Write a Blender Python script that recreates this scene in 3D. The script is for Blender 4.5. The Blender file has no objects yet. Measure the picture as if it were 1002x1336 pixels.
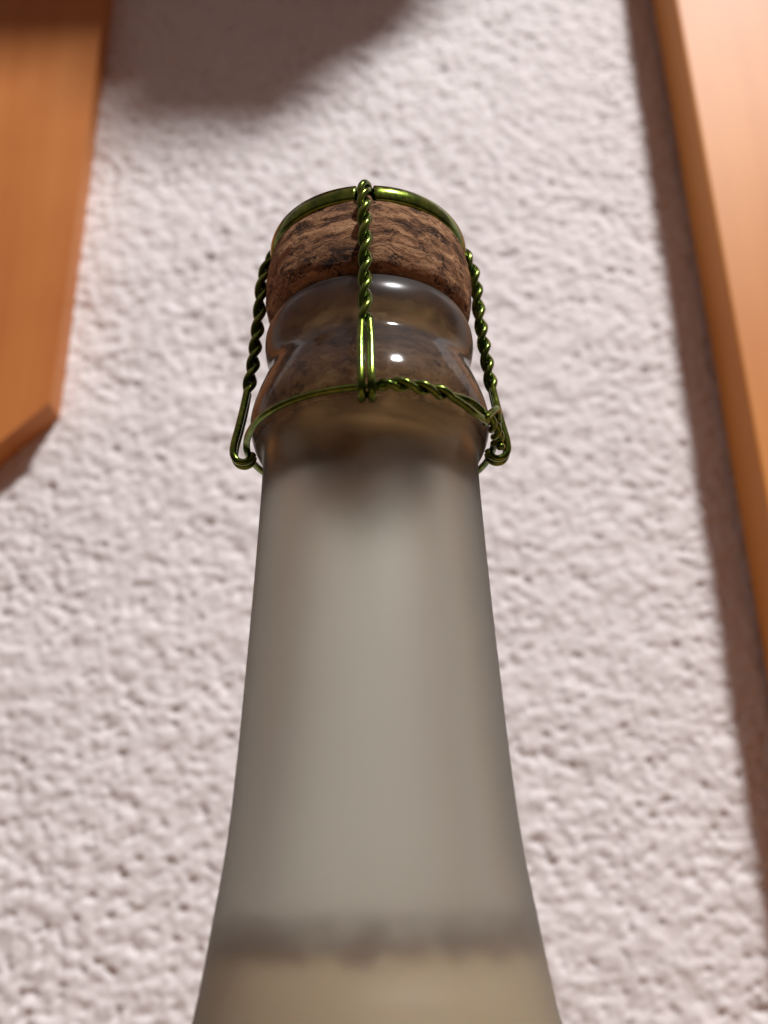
import bpy, math, random
import numpy as np
from mathutils import Vector, Matrix

# ------------------------------------------------------------------ camera
MM = 0.001
sc = bpy.context.scene
col = sc.collection
CAMZ = 220.0                      # camera height above the table top (mm)
D = 116.0                         # camera to bottle axis (mm)
WALL = 164.0                      # wall behind the bottle axis (mm)
PITCH, ROLL = math.radians(23.06), math.radians(0.93)
FPX = 1285.0 / 1336.0             # focal length in picture heights

cam_d = bpy.data.cameras.new('camera')
cam = bpy.data.objects.new('camera', cam_d)
col.objects.link(cam)
c_, s_ = math.cos(PITCH), math.sin(PITCH)
r0, u0, F = Vector((1, 0, 0)), Vector((0, -s_, c_)), Vector((0, c_, s_))
Rv = math.cos(ROLL) * r0 - math.sin(ROLL) * u0
Uv = math.cos(ROLL) * u0 + math.sin(ROLL) * r0
m = Matrix((Rv, Uv, -F)).transposed().to_4x4()
m.translation = Vector((1.65 * MM, -D * MM, CAMZ * MM))
cam.matrix_world = m
cam_d.sensor_fit = 'VERTICAL'
cam_d.sensor_height = 36.0
cam_d.sensor_width = 27.0
cam_d.lens = 36.0 * FPX
cam_d.clip_start, cam_d.clip_end = 0.005, 50
cam_d.dof.use_dof = True
cam_d.dof.focus_distance = 0.128
cam_d.dof.aperture_fstop = 18.0
sc.camera = cam

# ------------------------------------------------------------------ light
world = bpy.data.worlds.new('World')
sc.world = world
world.use_nodes = True
wn, wl = world.node_tree.nodes, world.node_tree.links
bg = wn['Background']
tc = wn.new('ShaderNodeTexCoord'); sx = wn.new('ShaderNodeSeparateXYZ')
rp = wn.new('ShaderNodeValToRGB')
rp.color_ramp.elements[0].position = 0.45
rp.color_ramp.elements[0].color = (0.035, 0.027, 0.026, 1)
rp.color_ramp.elements[1].position = 0.9
rp.color_ramp.elements[1].color = (0.42, 0.29, 0.275, 1)
mr = wn.new('ShaderNodeMapRange')
mr.inputs[1].default_value = -1; mr.inputs[2].default_value = 1
wl.new(tc.outputs['Generated'], sx.inputs[0]); wl.new(sx.outputs['Z'], mr.inputs[0])
wl.new(mr.outputs[0], rp.inputs[0]); wl.new(rp.outputs[0], bg.inputs['Color'])
bg.inputs['Strength'].default_value = 1.0

LAMP = Vector((719.0, -1116.0, CAMZ + 1884.0))     # mm
ld = bpy.data.lights.new('ceiling_lamp', 'AREA')
ld.shape = 'ELLIPSE'
ld.size, ld.size_y = 0.23, 0.085
ld.energy = 67
ld.color = (1.0, 0.975, 0.975)
lamp = bpy.data.objects.new('ceiling_lamp', ld)
col.objects.link(lamp)
lamp.location = LAMP * MM
lamp.rotation_euler = (Vector((0, 60, CAMZ + 150)) - LAMP).to_track_quat('-Z', 'Y').to_euler()

sc.view_settings.view_transform = 'Standard'
sc.view_settings.look = 'None'
sc.view_settings.exposure = 0.0
sc.view_settings.gamma = 1.0
sc.view_settings.use_curve_mapping = False
sc.render.engine = 'CYCLES'
cy = sc.cycles
cy.use_denoising = True
cy.max_bounces = 20; cy.transmission_bounces = 16; cy.diffuse_bounces = 6; cy.glossy_bounces = 6
cy.sample_clamp_indirect = 4.0
cy.blur_glossy = 0.5
cy.caustics_refractive = True
cy.caustics_reflective = False

# ------------------------------------------------------------------ helpers
random.seed(4)
rng = np.random.default_rng(7)

def mesh_obj(name, verts, faces, mat, parent=None, smooth=True):
    me = bpy.data.meshes.new(name)
    v = np.asarray(verts, dtype=float) * MM
    me.from_pydata(v.tolist(), [], faces)
    me.update()
    for mt in (mat if isinstance(mat, (list, tuple)) else [mat]):
        me.materials.append(mt)
    if smooth:
        me.polygons.foreach_set('use_smooth', [True] * len(me.polygons))
    o = bpy.data.objects.new(name, me)
    col.objects.link(o)
    if parent: o.parent = parent
    return o

def tag(o, label=None, cat=None, group=None, kind=None):
    for k, v in (('label', label), ('category', cat), ('group', group), ('kind', kind)):
        if v: o[k] = v
    return o

def empty(name, label, cat, loc=(0, 0, 0)):
    o = bpy.data.objects.new(name, None)
    o.empty_display_size = 0.01
    o.location = Vector(loc) * MM
    col.objects.link(o)
    return tag(o, label, cat)

def catmull(pts, n=8):
    P = [np.array(p, float) for p in pts]
    P = [2 * P[0] - P[1]] + P + [2 * P[-1] - P[-2]]
    out = []
    for i in range(1, len(P) - 2):
        a, b, c, d = P[i - 1:i + 3]
        # centripetal parametrisation: no overshoot on uneven spacing
        t1 = max(np.linalg.norm(b - a), 1e-6) ** .5
        t2 = t1 + max(np.linalg.norm(c - b), 1e-6) ** .5
        t3 = t2 + max(np.linalg.norm(d - c), 1e-6) ** .5
        for t in np.linspace(t1, t2, n, endpoint=False):
            A1 = (t1 - t) / t1 * a + t / t1 * b
            A2 = (t2 - t) / (t2 - t1) * b + (t - t1) / (t2 - t1) * c
            A3 = (t3 - t) / (t3 - t2) * c + (t - t2) / (t3 - t2) * d
            B1 = (t2 - t) / t2 * A1 + t / t2 * A2
            B2 = (t3 - t) / (t3 - t1) * A2 + (t - t1) / (t3 - t1) * A3
            out.append((t2 - t) / (t2 - t1) * B1 + (t - t1) / (t2 - t1) * B2)
    out.append(P[-2])
    return np.array(out)

def lathe(profile, n=96, rfun=None):
    """profile (r,z) from bottom outside round to the end; poles where r==0."""
    verts, faces, rings = [], [], []
    for r, z in profile:
        if r < 1e-6:
            rings.append([len(verts)]); verts.append((0, 0, z))
        else:
            ring = []
            for k in range(n):
                a = 2 * math.pi * k / n
                rr, zz = (r, z) if rfun is None else rfun(r, z, a)
                ring.append(len(verts)); verts.append((rr * math.sin(a), -rr * math.cos(a), zz))
            rings.append(ring)
    segs = []
    for i, (A, B) in enumerate(zip(rings[:-1], rings[1:])):
        for k in range(n):
            k2 = (k + 1) % n
            if len(A) == 1 and len(B) == 1: continue
            if len(A) == 1: faces.append((A[0], B[k2], B[k]))
            elif len(B) == 1: faces.append((A[k], A[k2], B[0]))
            else: faces.append((A[k], A[k2], B[k2], B[k]))
            segs.append(i)
    return verts, faces, segs

def tube(path, rad, n=10, closed=False):
    P = np.asarray(path, float)
    m_ = len(P)
    T = np.roll(P, -1, 0) - np.roll(P, 1, 0)
    if not closed:
        T[0] = P[1] - P[0]; T[-1] = P[-1] - P[-2]
    T /= np.linalg.norm(T, axis=1)[:, None]
    ref = np.array([0.0, 0, 1]) if abs(T[0][2]) < .9 else np.array([1.0, 0, 0])
    N = np.cross(T[0], ref); N /= np.linalg.norm(N)
    verts, faces = [], []
    rads = np.broadcast_to(rad, (m_,))
    for i in range(m_):
        N = N - T[i] * (N @ T[i]); N /= np.linalg.norm(N)
        B = np.cross(T[i], N)
        for k in range(n):
            a = 2 * math.pi * k / n
            verts.append(P[i] + rads[i] * (math.cos(a) * N + math.sin(a) * B))
    rng_i = m_ if closed else m_ - 1
    for i in range(rng_i):
        j = (i + 1) % m_
        for k in range(n):
            k2 = (k + 1) % n
            faces.append((i * n + k, i * n + k2, j * n + k2, j * n + k))
    if not closed:
        faces.append(tuple(range(n))[::-1])
        faces.append(tuple((m_ - 1) * n + k for k in range(n)))
    return verts, faces

def prism(poly, y0, y1, bevel=0.0):
    """polygon in (x,z), extruded from y0 (front) to y1 (back); front edge rounded by bevel."""
    n = len(poly)
    P = np.array(poly, float)
    cx = P.mean(0)
    def inset(d):
        Q = []
        for i in range(n):
            a, b, c = P[i - 1], P[i], P[(i + 1) % n]
            e1 = (b - a) / np.linalg.norm(b - a); e2 = (c - b) / np.linalg.norm(c - b)
            n1 = np.array([-e1[1], e1[0]]); n2 = np.array([-e2[1], e2[0]])
            k = (n1 + n2) / (1 + n1 @ n2)
            Q.append(b + k * d)
        return Q
    layers = []
    st = [0, .25, .5, .75, 1] if bevel > 0 else [1]
    for t in st:
        a = t * math.pi / 2
        layers.append((inset(bevel * (1 - math.sin(a))), y0 + bevel * (1 - math.cos(a))))
    layers.append((inset(0), y1))
    verts = [(x, y, z) for L, y in layers for x, z in L]
    faces = []
    for l in range(len(layers) - 1):
        for i in range(n):
            j = (i + 1) % n
            faces.append((l * n + i, l * n + j, (l + 1) * n + j, (l + 1) * n + i))
    faces.append(tuple(range(n))[::-1])
    faces.append(tuple((len(layers) - 1) * n + i for i in range(n)))
    return verts, [f[::-1] for f in faces]

# ------------------------------------------------------------------ materials
def new_mat(name):
    mt = bpy.data.materials.new(name); mt.use_nodes = True
    nt = mt.node_tree
    return mt, nt.nodes, nt.links, nt.nodes['Principled BSDF']

def ramp(nodes, stops):
    r = nodes.new('ShaderNodeValToRGB')
    while len(r.color_ramp.elements) < len(stops): r.color_ramp.elements.new(.5)
    for e, (p, c) in zip(r.color_ramp.elements, stops):
        e.position = p; e.color = (*c, 1) if len(c) == 3 else c
    return r

def mapping(nodes, links, scale, out='Object', rot=(0, 0, 0)):
    t = nodes.new('ShaderNodeTexCoord'); mp = nodes.new('ShaderNodeMapping')
    mp.inputs['Scale'].default_value = scale; mp.inputs['Rotation'].default_value = rot
    links.new(t.outputs[out], mp.inputs[0]); return mp

def noise(nodes, links, vec, scale, detail=4, rough=.55, dist=0.0):
    n = nodes.new('ShaderNodeTexNoise')
    n.inputs['Scale'].default_value = scale; n.inputs['Detail'].default_value = detail
    n.inputs['Roughness'].default_value = rough; n.inputs['Distortion'].default_value = dist
    links.new(vec, n.inputs['Vector']); return n

def mat_wall():
    mt, N, L, b = new_mat('white_plaster')
    mp = mapping(N, L, (1, 1, 1))
    n1 = noise(N, L, mp.outputs[0], 9, 5)
    r = ramp(N, [(.3, (.71, .675, .665)), (.7, (.76, .725, .715))])
    L.new(n1.outputs[0], r.inputs[0]); L.new(r.outputs[0], b.inputs['Base Color'])
    b.inputs['Roughness'].default_value = .85
    b.inputs['Specular IOR Level'].default_value = .25
    n2 = noise(N, L, mp.outputs[0], 1800, 3)
    bp = N.new('ShaderNodeBump'); bp.inputs['Strength'].default_value = .25; bp.inputs['Distance'].default_value = .0004
    L.new(n2.outputs[0], bp.inputs['Height']); L.new(bp.outputs[0], b.inputs['Normal'])
    return mt

def mat_wood(name, dark, mid, light, rough=.52, along='z'):
    mt, N, L, b = new_mat(name)
    sc_ = {'z': (60, 60, 3.2), 'x': (3.2, 60, 60)}[along]
    mp = mapping(N, L, sc_)
    n0 = noise(N, L, mapping(N, L, (7, 7, 7)).outputs[0], 1.0, 3)
    n1 = noise(N, L, mp.outputs[0], 1.0, 8, .62, 1.1)
    mx = N.new('ShaderNodeMath'); mx.operation = 'MULTIPLY_ADD'
    mx.inputs[1].default_value = .68
    L.new(n0.outputs[0], mx.inputs[0]);
    m2 = N.new('ShaderNodeMath'); m2.operation = 'MULTIPLY'; m2.inputs[1].default_value = .42
    L.new(n1.outputs[0], m2.inputs[0]); L.new(m2.outputs[0], mx.inputs[2])
    r = ramp(N, [(.36, dark), (.52, mid), (.68, light)])
    L.new(mx.outputs[0], r.inputs[0]); L.new(r.outputs[0], b.inputs['Base Color'])
    b.inputs['Roughness'].default_value = rough
    b.inputs['Specular IOR Level'].default_value = .33
    b.inputs['Coat Weight'].default_value = .04; b.inputs['Coat Roughness'].default_value = .4
    bp = N.new('ShaderNodeBump'); bp.inputs['Strength'].default_value = .12; bp.inputs['Distance'].default_value = .0005
    L.new(n1.outputs[0], bp.inputs['Height']); L.new(bp.outputs[0], b.inputs['Normal'])
    return mt

def mat_cork():
    mt, N, L, b = new_mat('cork')
    t = N.new('ShaderNodeTexCoord')
    def mul(sc_):
        m_ = N.new('ShaderNodeMapping'); m_.inputs['Scale'].default_value = sc_; m_.inputs['Rotation'].default_value = (.14, -.12, 0)
        L.new(t.outputs['Object'], m_.inputs[0]); return m_.outputs[0]
    w = noise(N, L, mul((170, 170, 170)), 1.0, 4)
    def warp(v, k):
        ad = N.new('ShaderNodeMixRGB'); ad.blend_type = 'LINEAR_LIGHT'; ad.inputs[0].default_value = k
        L.new(v, ad.inputs[1]); L.new(w.outputs['Color'], ad.inputs[2]); return ad.outputs[0]
    def mth(op, a, b_=None):
        q = N.new('ShaderNodeMath'); q.operation = op
        for k, v in enumerate((a, b_)):
            if v is None: continue
            if isinstance(v, (int, float)): q.inputs[k].default_value = v
            else: L.new(v, q.inputs[k])
        return q.outputs[0]
    # flaky bands along the bark's growth, broad tan and brown patches
    n1 = noise(N, L, warp(mul((165, 165, 560)), 1.15), 1.65, 10, .67, .6)
    n0 = noise(N, L, warp(mul((110, 110, 230)), .6), 1.0, 3)
    tone = mth('ADD', mth('MULTIPLY', n1.outputs[0], .72), mth('MULTIPLY', n0.outputs[0], .38))
    r = ramp(N, [(.43, (.045, .021, .011)), (.50, (.16, .076, .036)), (.56, (.27, .137, .066)), (.64, (.42, .235, .12)), (.72, (.54, .33, .185))])
    L.new(tone, r.inputs[0])
    # ragged cracks of changing width: thin where two noises just meet, wide in pits
    n2 = noise(N, L, warp(mul((210, 210, 520)), 1.2), 1.0, 6, .7)
    n3 = noise(N, L, mul((330, 330, 420)), 1.0, 4)
    d = mth('ABSOLUTE', mth('SUBTRACT', n2.outputs[0], .5))
    wd = mth('MULTIPLY', mth('MAXIMUM', mth('SUBTRACT', n3.outputs[0], .46), 0.0), .20)
    crk = mth('SUBTRACT', wd, d)
    cr = ramp(N, [(0.0, (0, 0, 0)), (.016, (1, 1, 1))]); L.new(crk, cr.inputs[0])
    pt = ramp(N, [(.68, (0, 0, 0)), (.73, (1, 1, 1))])
    n4 = noise(N, L, warp(mul((420, 420, 700)), .5), 1.0, 4, .6); L.new(n4.outputs[0], pt.inputs[0])
    mu_ = mth('MAXIMUM', cr.outputs[0], pt.outputs[0])
    mix = N.new('ShaderNodeMixRGB'); mix.inputs[2].default_value = (.026, .012, .008, 1)
    L.new(mth('MULTIPLY', mu_, .95), mix.inputs[0]); L.new(r.outputs[0], mix.inputs[1])
    hgt = mth('SUBTRACT', n1.outputs[0], mth('MULTIPLY', mu_, .55))
    # the plug inside the neck is tinted a little golden
    tz = N.new('ShaderNodeTexCoord'); sz = N.new('ShaderNodeSeparateXYZ'); L.new(tz.outputs['Object'], sz.inputs[0])
    qz = N.new('ShaderNodeMapRange'); qz.inputs[1].default_value = (CAMZ + 75.5) * MM; qz.inputs[2].default_value = (CAMZ + 78) * MM
    qz.inputs[3].default_value = .16; qz.inputs[4].default_value = 0; L.new(sz.outputs['Z'], qz.inputs[0])
    plug_tint = N.new('ShaderNodeMixRGB'); plug_tint.blend_type = 'MIX'; plug_tint.inputs[2].default_value = (.50, .28, .095, 1)
    L.new(qz.outputs[0], plug_tint.inputs[0]); L.new(mix.outputs[0], plug_tint.inputs[1])
    L.new(plug_tint.outputs[0], b.inputs['Base Color'])
    b.inputs['Roughness'].default_value = .8
    b.inputs['Specular IOR Level'].default_value = .2
    bp = N.new('ShaderNodeBump'); bp.inputs['Strength'].default_value = 1.0; bp.inputs['Distance'].default_value = .0009
    L.new(hgt, bp.inputs['Height']); L.new(bp.outputs[0], b.inputs['Normal'])
    return mt

def mat_green():
    mt, N, L, b = new_mat('green_anodised_metal')
    n1 = noise(N, L, mapping(N, L, (600, 600, 600)).outputs[0], 1.0, 3)
    r = ramp(N, [(.35, (.055, .095, .010)), (.65, (.15, .205, .028))])
    L.new(n1.outputs[0], r.inputs[0]); L.new(r.outputs[0], b.inputs['Base Color'])
    b.inputs['Metallic'].default_value = 1.0
    nr = noise(N, L, mapping(N, L, (1500, 1500, 1500)).outputs[0], 1.0, 5, .65)
    rr = ramp(N, [(.38, (.16, .16, .16)), (.66, (.30, .30, .30))]); L.new(nr.outputs[0], rr.inputs[0])
    L.new(rr.outputs[0], b.inputs['Roughness'])
    bp = N.new('ShaderNodeBump'); bp.inputs['Strength'].default_value = .09; bp.inputs['Distance'].default_value = .0001
    L.new(nr.outputs[0], bp.inputs['Height']); L.new(bp.outputs[0], b.inputs['Normal'])
    b.inputs['Coat Weight'].default_value = .25; b.inputs['Coat Roughness'].default_value = .12
    return mt

def mat_frost():
    mt, N, L, b = new_mat('frosted_glass')
    N.remove(b)
    t = N.new('ShaderNodeTexCoord'); sp = N.new('ShaderNodeSeparateXYZ')
    L.new(t.outputs['Object'], sp.inputs[0])
    def zr(a, b_, lo, hi):
        q = N.new('ShaderNodeMapRange'); q.interpolation_type = 'SMOOTHSTEP'
        q.inputs[1].default_value = a * MM; q.inputs[2].default_value = b_ * MM
        q.inputs[3].default_value = lo; q.inputs[4].default_value = hi
        L.new(sp.outputs['Z'], q.inputs[0]); return q
    def math2(op, a, b_):
        q = N.new('ShaderNodeMath'); q.operation = op
        for k, v in enumerate((a, b_)):
            if isinstance(v, (int, float)): q.inputs[k].default_value = v
            else: L.new(v, q.inputs[k])
        return q.outputs[0]
    nz = noise(N, L, t.outputs['Object'], 240, 4)
    rf = N.new('ShaderNodeBsdfRefraction'); rf.distribution = 'GGX'
    rf.inputs['IOR'].default_value = 1.48; rf.inputs['Color'].default_value = (.93, .955, .90, 1)
    # neck and lip are etched, the flared collar between them is nearly polished
    rough = math2('ADD', zr(CAMZ + 53, CAMZ + 61, .60, .11).outputs[0], zr(CAMZ + 66, CAMZ + 70, .0, .30).outputs[0])
    rough = math2('ADD', rough, math2('MULTIPLY', math2('SUBTRACT', nz.outputs[0], .5), .10))
    L.new(rough, rf.inputs['Roughness'])
    gl = N.new('ShaderNodeBsdfGlossy'); gl.inputs['Roughness'].default_value = .6
    gp = N.new('ShaderNodeBsdfGlossy'); L.new(zr(CAMZ + 68.5, CAMZ + 71.5, .09, .24).outputs[0], gp.inputs['Roughness'])
    fr = N.new('ShaderNodeFresnel'); fr.inputs['IOR'].default_value = 1.48
    df = N.new('ShaderNodeBsdfDiffuse'); df.inputs['Color'].default_value = (.60, .61, .57, 1)
    tr = N.new('ShaderNodeBsdfTranslucent'); tr.inputs['Color'].default_value = (.66, .66, .61, 1)
    m1 = N.new('ShaderNodeMixShader'); m1.inputs[0].default_value = .75
    L.new(df.outputs[0], m1.inputs[1]); L.new(tr.outputs[0], m1.inputs[2])
    m2 = N.new('ShaderNodeMixShader')
    L.new(zr(CAMZ + 22, CAMZ + 57, .20, .0).outputs[0], m2.inputs[0])
    L.new(rf.outputs[0], m2.inputs[1]); L.new(m1.outputs[0], m2.inputs[2])
    m3 = N.new('ShaderNodeMixShader')
    L.new(math2('MULTIPLY', fr.outputs[0], .18), m3.inputs[0])
    L.new(m2.outputs[0], m3.inputs[1]); L.new(gl.outputs[0], m3.inputs[2])
    m4 = N.new('ShaderNodeMixShader')
    L.new(math2('MULTIPLY', fr.outputs[0], zr(CAMZ + 55, CAMZ + 62, .0, .75).outputs[0]), m4.inputs[0])
    L.new(m3.outputs[0], m4.inputs[1]); L.new(gp.outputs[0], m4.inputs[2])
    L.new(m4.outputs[0], N['Material Output'].inputs['Surface'])
    return mt

def mat_clear():
    mt, N, L, b = new_mat('clear_glass')
    b.inputs['Transmission Weight'].default_value = 1.0
    b.inputs['IOR'].default_value = 1.48
    b.inputs['Roughness'].default_value = .05
    b.inputs['Base Color'].default_value = (.96, .97, .94, 1)
    return mt

def mat_liquid():
    mt, N, L, b = new_mat('cloudy_liquid')
    n1 = noise(N, L, mapping(N, L, (60, 60, 60)).outputs[0], 1.0, 3)
    r = ramp(N, [(.35, (.72, .55, .39)), (.65, (.80, .63, .46))])
    L.new(n1.outputs[0], r.inputs[0]); L.new(r.outputs[0], b.inputs['Base Color'])
    b.inputs['Roughness'].default_value = .3
    b.inputs['Subsurface Weight'].default_value = .5
    b.inputs['Subsurface Radius'].default_value = (1, .7, .4)
    b.inputs['Subsurface Scale'].default_value = .006
    return mt

def mat_meniscus():
    mt, N, L, b = new_mat('meniscus_shell')  # dark meniscus painted as a brown colour, fading upwards
    t = N.new('ShaderNodeTexCoord'); sp = N.new('ShaderNodeSeparateXYZ'); L.new(t.outputs['Object'], sp.inputs[0])
    n1 = noise(N, L, t.outputs['Object'], 420, 5)
    r = ramp(N, [(.35, (.24, .14, .115)), (.7, (.38, .25, .205))])
    L.new(n1.outputs[0], r.inputs[0]); L.new(r.outputs[0], b.inputs['Base Color'])
    b.inputs['Roughness'].default_value = .7
    q = N.new('ShaderNodeMapRange'); q.inputs[1].default_value = (CAMZ - 1.6) * MM; q.inputs[2].default_value = (CAMZ + 2.0) * MM
    q.inputs[3].default_value = .85; q.inputs[4].default_value = .0; L.new(sp.outputs['Z'], q.inputs[0])
    m_ = N.new('ShaderNodeMath'); m_.operation = 'MULTIPLY'
    g = ramp(N, [(.36, (.25, .25, .25)), (.60, (1, 1, 1))]); L.new(n1.outputs[0], g.inputs[0])
    L.new(q.outputs[0], m_.inputs[0]); L.new(g.outputs[0], m_.inputs[1]); L.new(m_.outputs[0], b.inputs['Alpha'])
    return mt

M_WALL, M_CORK, M_GREEN = mat_wall(), mat_cork(), mat_green()
M_FROST, M_CLEAR, M_LIQ, M_MENISC = mat_frost(), mat_clear(), mat_liquid(), mat_meniscus()
M_WOOD = mat_wood('varnished_wood', (.37, .105, .020), (.48, .16, .034), (.55, .21, .056))
M_POST = mat_wood('light_varnished_wood', (.44, .145, .022), (.57, .205, .034), (.66, .265, .052), .50)
M_POST.node_tree.nodes['Principled BSDF'].inputs['Specular IOR Level'].default_value = .30
M_WOODX = mat_wood('varnished_wood_shelf', (.36, .12, .03), (.48, .175, .04), (.56, .23, .06), along='x')
M_TABLE = mat_wood('table_wood', (.20, .10, .05), (.30, .16, .08), (.36, .20, .11), along='x')

# ------------------------------------------------------------------ wall
TN, RES = 1024, 0.5               # periodic height tile: 512 mm at 0.5 mm
def band_noise(lo, hi, seed, warp=1.0):
    g = np.random.default_rng(seed)
    w = np.fft.fft2(g.standard_normal((TN, TN)))
    fx = np.fft.fftfreq(TN, RES)[None, :]; fy = np.fft.fftfreq(TN, RES)[:, None]
    k = np.hypot(fx, fy * warp) + 1e-9
    flt = np.exp(-(np.log(k * math.sqrt(lo * hi)) / math.log(hi / lo) * 2.0) ** 2)
    h = np.fft.ifft2(w * flt).real
    return h / h.std()
def power_noise(slope, short, long_, seed):
    g = np.random.default_rng(seed)
    w = np.fft.fft2(g.standard_normal((TN, TN)))
    k = np.hypot(np.fft.fftfreq(TN, RES)[None, :], np.fft.fftfreq(TN, RES)[:, None]) + 1e-9
    h = np.fft.ifft2(w * k ** -slope * np.exp(-(k * short) ** 2) * (1 - np.exp(-(k * long_) ** 2))).real
    return h / h.std()
# rough-cast: uneven skin of many sizes, broken by scattered pits and thin drag marks
hb = power_noise(1.25, 1.2, 12.0, 1)
hp = power_noise(.8, 1.7, 8.0, 2)
hr = power_noise(1.0, 1.0, 7.0, 3)
hm = power_noise(1.6, 8.0, 60.0, 4)
pit = np.maximum(0, hp - .95 - .25 * hm)
ridge = np.exp(-(hr / .22) ** 2) * (hb > -.2)
H = .44 * np.tanh(hb * .8) - 1.2 * np.tanh(pit) + .05 * ridge + .18 * hm
def height(x, z):
    u = (x / RES) % TN; v = (z / RES) % TN
    i = u.astype(int); j = v.astype(int); a = u - i; b = v - j
    i2 = (i + 1) % TN; j2 = (j + 1) % TN
    return H[j, i] * (1 - a) * (1 - b) + H[j, i2] * a * (1 - b) + H[j2, i] * (1 - a) * b + H[j2, i2] * a * b

def axis(lo, hi, flo, fhi, fine, coarse):
    a = np.arange(lo, flo, coarse); b = np.arange(flo, fhi, fine); c = np.arange(fhi, hi + coarse, coarse)
    return np.concatenate([a, b, c])
xs = axis(-600, 600, -190, 190, .8, 8.0)
zs = axis(0, 1000, CAMZ - 60, CAMZ + 400, .8, 8.0)
X, Z = np.meshgrid(xs, zs)
Y = WALL - height(X, Z)
nv, nu = X.shape
me = bpy.data.meshes.new('wall')
vv = np.stack([X, Y, Z], -1).reshape(-1, 3) * MM
idx = np.arange(nv * nu).reshape(nv, nu)
quads = np.stack([idx[:-1, :-1], idx[:-1, 1:], idx[1:, 1:], idx[1:, :-1]], -1).reshape(-1, 4)
me.vertices.add(len(vv)); me.vertices.foreach_set('co', vv.ravel())
me.loops.add(quads.size); me.loops.foreach_set('vertex_index', quads.ravel().astype(np.int32))
me.polygons.add(len(quads)); me.polygons.foreach_set('loop_start', np.arange(0, quads.size, 4, dtype=np.int32))
me.update(calc_edges=True)
me.polygons.foreach_set('use_smooth', np.ones(len(quads), dtype=bool))
me.materials.append(M_WALL)
wall = bpy.data.objects.new('wall', me); col.objects.link(wall)
tag(wall, 'white rough-cast plaster wall behind the bottle', 'wall', kind='structure')

# table the bottle stands on
tv, tf = prism([(-420, -28), (420, -28), (420, 0), (-420, 0)], -330, WALL + 1.0, 0)
tab = mesh_obj('table', tv, tf, M_TABLE, smooth=False)
tag(tab, 'brown wooden table top the bottle stands on', 'table', kind='structure')

# ------------------------------------------------------------------ wooden boards
def board(name, poly, t, label, cat, bevel=1.6, mat=None):
    v, f = prism(poly, WALL - t, WALL + .3, bevel)
    o = mesh_obj(name, v, f, mat or M_WOOD, smooth=False)
    return tag(o, label, cat)

zc = CAMZ
post = empty('wooden_post', 'tall orange varnished wooden post running straight up the wall', 'post', (153, WALL - 12, 0))
def post_part(name, x0, x1, y0, y1, bev):
    v, f = prism([(x0, 1), (x1, 1), (x1, 980), (x0, 980)], y0, y1, bev)
    o = mesh_obj(name, v, f, M_POST, smooth=False)
    o.parent = post; o.matrix_parent_inverse = Matrix.Translation(-post.location)
post_part('face_board', 110.0, 196, WALL - 24, WALL - 3.2, 1.2)
post_part('batten', 119, 187, WALL - 3.2 + .02, WALL + .3, 0)
XR = -102.4
board('wooden_board', [(XR, zc + 153.5), (XR, zc + 558), (-262, zc + 558), (-262, zc + 40), (XR - 113.5, zc + 40)][::-1], 13.0,
      'orange varnished wooden board with its lower corner cut off at a slant', 'board', 1.4)

# unseen caster added overhead: its plan is shaped from the wall's shadow edge
ZS = zc + 560.0
def ray(x, y):
    k = 1285.0
    return F + (x - 501) / k * Rv + (668 - y) / k * Uv
def on_plane(x, y, Yp):
    q = ray(x, y); s = (Yp + D) / q.y
    return Vector((1.65, -D, CAMZ)) + q * s
def to_shelf(Wp):
    t = (ZS - Wp.z) / (LAMP.z - Wp.z)
    return Wp + (LAMP - Wp) * t
sh = [to_shelf(on_plane(x, y, WALL)) for x, y in [(150, 188), (365, 184), (425, 135), (448, 84), (540, 52), (572, 0)]]
sl = [to_shelf(on_plane(x, y, WALL - 13)) for x, y in [(-60, 78), (150, 70)]]
plan = [(sh[-1].x + 35, WALL + .3)] + [(p.x, p.y) for p in sh[::-1]] + [(sl[1].x, sh[0].y), (sl[1].x, sl[1].y), (-270, sl[0].y), (-270, WALL + .3)]
n = len(plan)
sv = [(x, y, ZS) for x, y in plan] + [(x, y, ZS + 18) for x, y in plan]
sf = [tuple(range(n)), tuple(range(2 * n - 1, n - 1, -1))] + [(i, i + n, (i + 1) % n + n, (i + 1) % n) for i in range(n)]
shadow_shelf = mesh_obj('shadow_shelf', sv, sf, M_WOODX, smooth=False)
tag(shadow_shelf, 'unseen stepped wooden board added above the slant-cut board to cast the wall shadow', 'shadow_shelf')

# ------------------------------------------------------------------ bottle
neck = [(44.0, zc - 100), (42.6, zc - 88), (38.5, zc - 70), (31.5, zc - 47), (25.0, zc - 27), (21.2, zc - 15.5), (19.2, zc - 8.8),
        (18.6, zc - 5.8), (17.5, zc + 1.2), (16.4, zc + 9), (15.7, zc + 17.4), (15.2, zc + 26.2), (14.7, zc + 35.6),
        (14.25, zc + 45.7), (14.0, zc + 53), (14.0, zc + 55.6), (14.35, zc + 56.8), (15.25, zc + 58.6), (15.78, zc + 61.2), (15.5, zc + 63.2),
        (14.95, zc + 65.1), (14.35, zc + 66.8), (13.85, zc + 68.1), (13.55, zc + 69.3), (13.65, zc + 70.4), (14.0, zc + 71.6), (14.22, zc + 73.0), (14.15, zc + 74.4), (13.8, zc + 75.5),
        (13.2, zc + 76.5), (12.4, zc + 76.85), (11.6, zc + 76.6), (11.1, zc + 75.8)]
base = [(0, 10.0), (18, 7.0), (32, 1.2), (36, 0.0), (40, .4), (43, 3.0), (44, 8.0)]
outer = np.vstack([catmull(base, 6), catmull([(44, 8.0), (44, 60)] + neck, 6)[1:]])
outer[:, 0] = np.maximum(outer[:, 0], 0)
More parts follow.
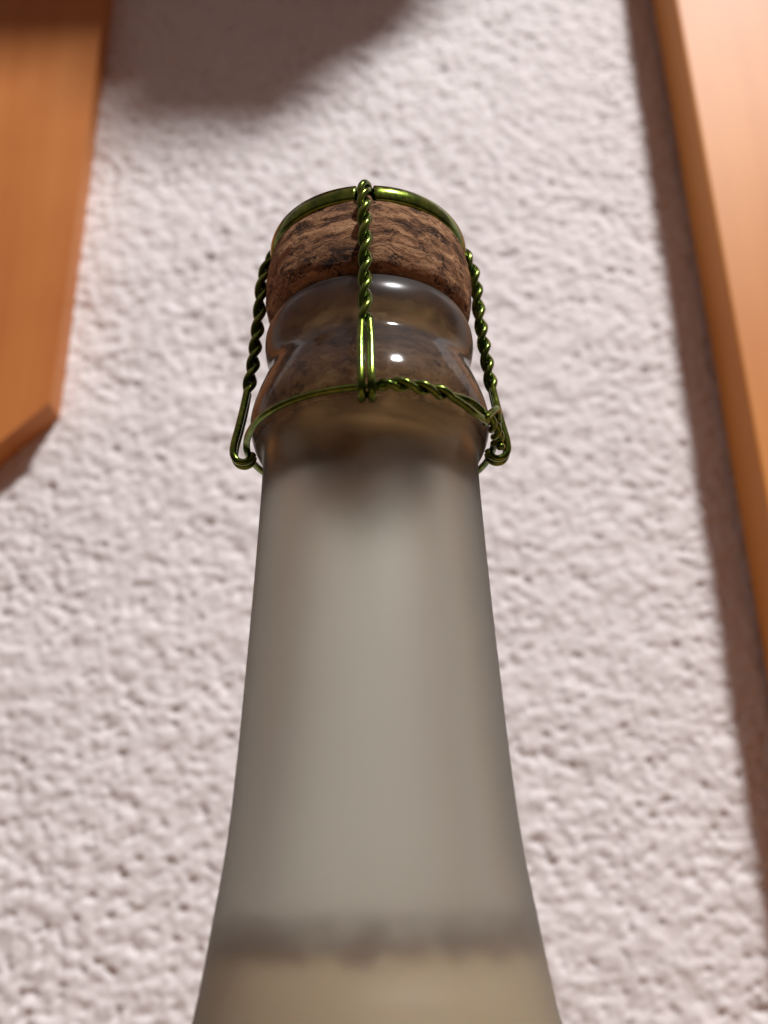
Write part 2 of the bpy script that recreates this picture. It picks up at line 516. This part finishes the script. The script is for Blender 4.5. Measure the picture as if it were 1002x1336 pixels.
inner_pts = [(10.7, zc + 74), (10.2, zc + 70), (9.5, zc + 64), (9.2, zc + 56), (9.3, zc + 48), (10.2, zc + 36), (10.9, zc + 26), (11.6, zc + 17), (12.4, zc + 9), (13.5, zc + 1), (15.4, zc - 9),
             (17.6, zc - 15.5), (21.4, zc - 27), (28, zc - 47), (35, zc - 70), (39.2, zc - 88), (40.5, zc - 100), (40.5, 40), (40.3, 14), (37, 9), (20, 11.5), (0, 14)]
inner = catmull(inner_pts, 6); inner[:, 0] = np.maximum(inner[:, 0], 0); inner[-1, 0] = 0; outer[0, 0] = 0
prof = np.vstack([outer, inner])
gv, gf, gs = lathe(prof, 128)
glass = mesh_obj('bottle', gv, gf, [M_FROST, M_CLEAR])
tag(glass, 'frosted pale glass bottle with tapering neck, standing before the white wall', 'bottle')
mi = np.zeros(len(gf), dtype=np.int32); mi[np.array(gs) >= len(outer) - 1] = 1
glass.data.polygons.foreach_set('material_index', mi)

def inner_r(z):
    q = inner[::-1]
    return float(np.interp(z, q[:, 1], q[:, 0])) if z > 20 else 40.3

# cloudy liquid filling the bottle to the neck
LV = zc - 1.8
zz = [q for q in np.linspace(LV, 16, 40)]
lp = [(0, LV - .5), (inner_r(LV) - 2.0, LV - .5), (inner_r(LV) - .6, LV - .25)] + [(inner_r(q) + .12, q) for q in zz] + [(0, 14.5)]
lv, lf, _ = lathe([(r, z) for r, z in lp][::-1], 96)
liq = mesh_obj('liquid', lv, lf, M_LIQ)
tag(liq, 'cloudy tan liquid filling the frosted bottle up to its neck', 'liquid')

# uneven brown shell put in for the dark meniscus just above the liquid
ph = [random.uniform(0, 6.28) for _ in range(9)]
def menis_top(a):
    return 3.6 + .35 * math.sin(2 * a + ph[0]) + .3 * math.sin(3 * a + ph[1]) + .15 * math.sin(7 * a + ph[2])
def menis_r(r, z, a):
    k = z; top = menis_top(a); low = -.1 - .8 * abs(math.sin(9.5 * a + ph[5])) + .3 * math.sin(13 * a + ph[6]) - .45 * abs(math.sin(21 * a + ph[7]))
    q = LV + low + (top - low) * k
    return inner_r(q) + .16 + r, q
svs, sfs, _ = lathe([(.01, 0), (.01, .25), (.01, .5), (.01, .75), (.01, 1.0), (-.35, 1.0), (-.35, .5), (-.35, 0), (.01, 0)], 192, menis_r)
menis = mesh_obj('meniscus_line', svs, sfs, M_MENISC, liq)

# ------------------------------------------------------------------ cork
from mathutils import noise as mn
def cork_r(r, z, a):
    if z < zc + 75: return r, z
    p = Vector((math.sin(a) * 2.0, -math.cos(a) * 2.0, (z - zc) * .42))
    d = .16 * mn.fractal(p * 1.3, 1.0, 2.0, 4) + .05 * mn.fractal(p * 5, 1.0, 2.0, 3)
    return r + d, z
cp = [(0, zc + 50.2), (7.6, zc + 50.3), (8.8, zc + 51.0), (9.25, zc + 52.4), (9.35, zc + 57), (9.65, zc + 64), (10.35, zc + 70), (10.85, zc + 74), (11.3, zc + 75.9), (11.8, zc + 76.7), (12.6, zc + 76.95),
      (13.7, zc + 78.0), (14.3, zc + 79.8), (14.42, zc + 82), (14.35, zc + 84.2), (14.05, zc + 86.2), (13.6, zc + 87.8), (12.9, zc + 89.2), (11.5, zc + 90), (0, zc + 90.4)]
cpp = catmull(cp, 7); cpp[0, 0] = cpp[-1, 0] = 0; cpp[:, 0] = np.maximum(cpp[:, 0], 0)
cv, cf, _ = lathe(cpp, 200, cork_r)
cork = mesh_obj('cork', cv, cf, M_CORK)
tag(cork, 'brown mushroom-headed natural cork pressed into the bottle mouth', 'cork')

# ------------------------------------------------------------------ wire hood
hood = empty('wire_hood', 'green twisted wire hood clamping the cork onto the bottle', 'wire hood', (0, 0, 0))
WR = .49
def cap_r(r, z, a):
    d = 0
    for q in range(4):
        e = (math.degrees(a) - q * 90 - LEG_OFF[q] + 180) % 360 - 180
        d += math.exp(-(e / 4.0) ** 6)
    w = min(1, max(0, (r - 9) / 3.5))
    return r - d * 1.5 * w, z
LEG_OFF = [-.6, 1.5, 2, -1.5]
cap = catmull([(0, zc + 90.5), (10, zc + 90.2), (12.2, zc + 89.2), (12.9, zc + 88.4), (13.35, zc + 87.8), (13.8, zc + 88.0), (14.0, zc + 88.7), (14.0, zc + 89.4), (13.7, zc + 90.2), (13.0, zc + 90.8), (11.5, zc + 91.0), (9, zc + 91.2), (0, zc + 91.5)], 5)
cap[0, 0] = cap[-1, 0] = 0
kv, kf, _ = lathe(cap, 240, cap_r)
mesh_obj('cap', kv, kf, M_GREEN, hood)

def polar(az, r, z):
    return np.array([r * math.sin(az), -r * math.cos(az), z])

def leg(az_deg, seed):
    g = random.Random(seed)
    az = math.radians(az_deg)
    out = polar(az, 1, 0); tan = np.array([math.cos(az), math.sin(az), 0])
    j = lambda s: g.uniform(-s, s)
    hook = [(15.45, zc + 57.9), (15.75, zc + 57.1), (16.5, zc + 56.65), (17.4, zc + 56.9), (17.95, zc + 57.8), (17.95, zc + 59.2), (17.5, zc + 61.5), (16.95, zc + 64.5), (16.55, zc + 67.3)]
    rest = [(16.15 + j(.1), zc + 71), (15.75 + j(.1), zc + 75), (15.5, zc + 79), (15.35, zc + 82.5), (15.1, zc + 86), (14.45, zc + 88.4), (13.9, zc + 89.7), (12.9, zc + 90.6), (11, zc + 91.1), (8.2, zc + 91.6)]
    P = catmull([np.array(q) for q in hook + rest], 14)
    seg = np.linalg.norm(np.diff(P, axis=0), axis=1); s = np.concatenate([[0], np.cumsum(seg)])
    s0 = s[14 * (len(hook) - 1)]; s1 = s[-1]
    L_ = empty_part('leg', hood)
    ns = 230
    ss = np.linspace(0, s1, ns)
    pr = np.interp(ss, s, P[:, 0]); pz = np.interp(ss, s, P[:, 1])
    wob = np.interp(ss, [0, s0, s0 + 6, s0 + 13, s0 + 20, s1], [j(.1), j(.2), j(.28), j(.28), j(.2), 0])
    pit_ = np.cumsum(np.interp(ss, np.linspace(0, s1, 9), [1 + j(.16) for _ in range(9)])) / ns * s1
    pit_ -= np.interp(s0, ss, pit_)
    for sign in (1, -1):
        path = []
        for k in range(ns):
            r, z = pr[k], pz[k]
            k0, k1 = max(0, k - 1), min(ns - 1, k + 1)
            T = np.array([pr[k1] - pr[k0], pz[k1] - pz[k0]]); T /= np.linalg.norm(T)
            nrm = out * T[1] + np.array([0, 0, 1]) * -T[0]
            t = max(0.0, pit_[k])
            ang = 2 * math.pi * t / 5.9 * (1 - .0 * t)
            # two strands lie side by side in the hook and close at its end
            e = ss[k]
            if e < 1.2: h = .28 + .34 * math.sin(min(1, e / 1.2) * math.pi / 2)
            elif e < s0 - 3: h = .62
            else: h = .62 + (.485 - .62) * min(1, (e - s0 + 3) / 3.0)
            off = h * (math.cos(ang) * tan - math.sin(ang) * nrm) * sign
            path.append(out * r + np.array([0, 0, z]) + off + tan * wob[k])
        v, f = tube(path, WR, 10)
        mesh_obj('strand', v, f, M_GREEN, L_)
    return L_

def empty_part(name, parent):
    o = bpy.data.objects.new(name, None); o.empty_display_size = .005
    col.objects.link(o); o.parent = parent; return o

for q in range(4):
    leg(q * 90 + LEG_OFF[q], 11 + q)

# belly wire: one plain loop under the glass ring, its two ends twisted together at the front right
RING_R, RING_Z = 16.15, zc + 58.35
def twist_state(a):
    """(offset radius, twist angle, fade) at azimuth a (deg)"""
    if a < 3 or a > 86: return 0, 0
    rise = min(1, (a - 3) / 4, (86 - a) / 3)
    if a < 36: return .46 * rise, (a - 3) / 17.5 * 2 * math.pi
    th0 = (36 - 3) / 17.5 * 2 * math.pi
    if a < 60:
        q = (a - 36) / 24
        return .46 + .45 * math.sin(math.pi * q), th0 + .6 * math.sin(q * math.pi / 2) + 2 * math.pi * round(.0)
    return .46 * rise, th0 + .6 + (a - 60) / 15.0 * 2 * math.pi
def ring_pt(a, sign):
    h, t = twist_state(a)
    az = math.radians(a)
    lift = .12 * math.sin(2 * az + 1.0) + .08 * math.sin(5 * az)
    bulge = .55 if 3 <= a <= 86 else 0
    bulge *= min(1, max(0, min((a - 3) / 6, (86 - a) / 5)))
    o = polar(az, 1, 0)
    return polar(az, RING_R + bulge, RING_Z + lift) + sign * h * (math.cos(t) * np.array([0, 0, 1]) + math.sin(t) * o)
pts = [ring_pt(a, 1) for a in np.arange(0, 360, .75)]
v, f = tube(pts, WR * .95, 10, True)
mesh_obj('belly_wire', v, f, M_GREEN, hood)
pts = [ring_pt(a, -1) for a in np.arange(4, 85, .6)]
# the loose end is bent back outwards as a small curl
e = pts[-1]; az = math.radians(84.6)
o_ = polar(az, 1, 0); tn = np.array([math.cos(az), math.sin(az), 0])
pts += [e + o_ * .5 + tn * .1 + np.array([0, 0, -.5]), e + o_ * .7 - tn * .5 + np.array([0, 0, -1.2]), e + o_ * .3 - tn * 1.2 + np.array([0, 0, -1.5])]
v, f = tube(pts, WR * .95, 10)
mesh_obj('closing_wire', v, f, M_GREEN, hood)
# short folded tail of the twist standing up at the right front
def tail(a):
    return ring_pt(a, 1)
tp = catmull([ring_pt(57, -1) + polar(math.radians(57), .35, 0), polar(math.radians(62), RING_R + 1.3, RING_Z + .9), polar(math.radians(66), RING_R + 1.45, RING_Z + 1.7),
              polar(math.radians(70.5), RING_R + 1.1, RING_Z + 1.2), polar(math.radians(72), RING_R + .9, RING_Z + .2)], 8)
v, f = tube(tp, WR * .95, 10)
mesh_obj('wire_tail', v, f, M_GREEN, hood)
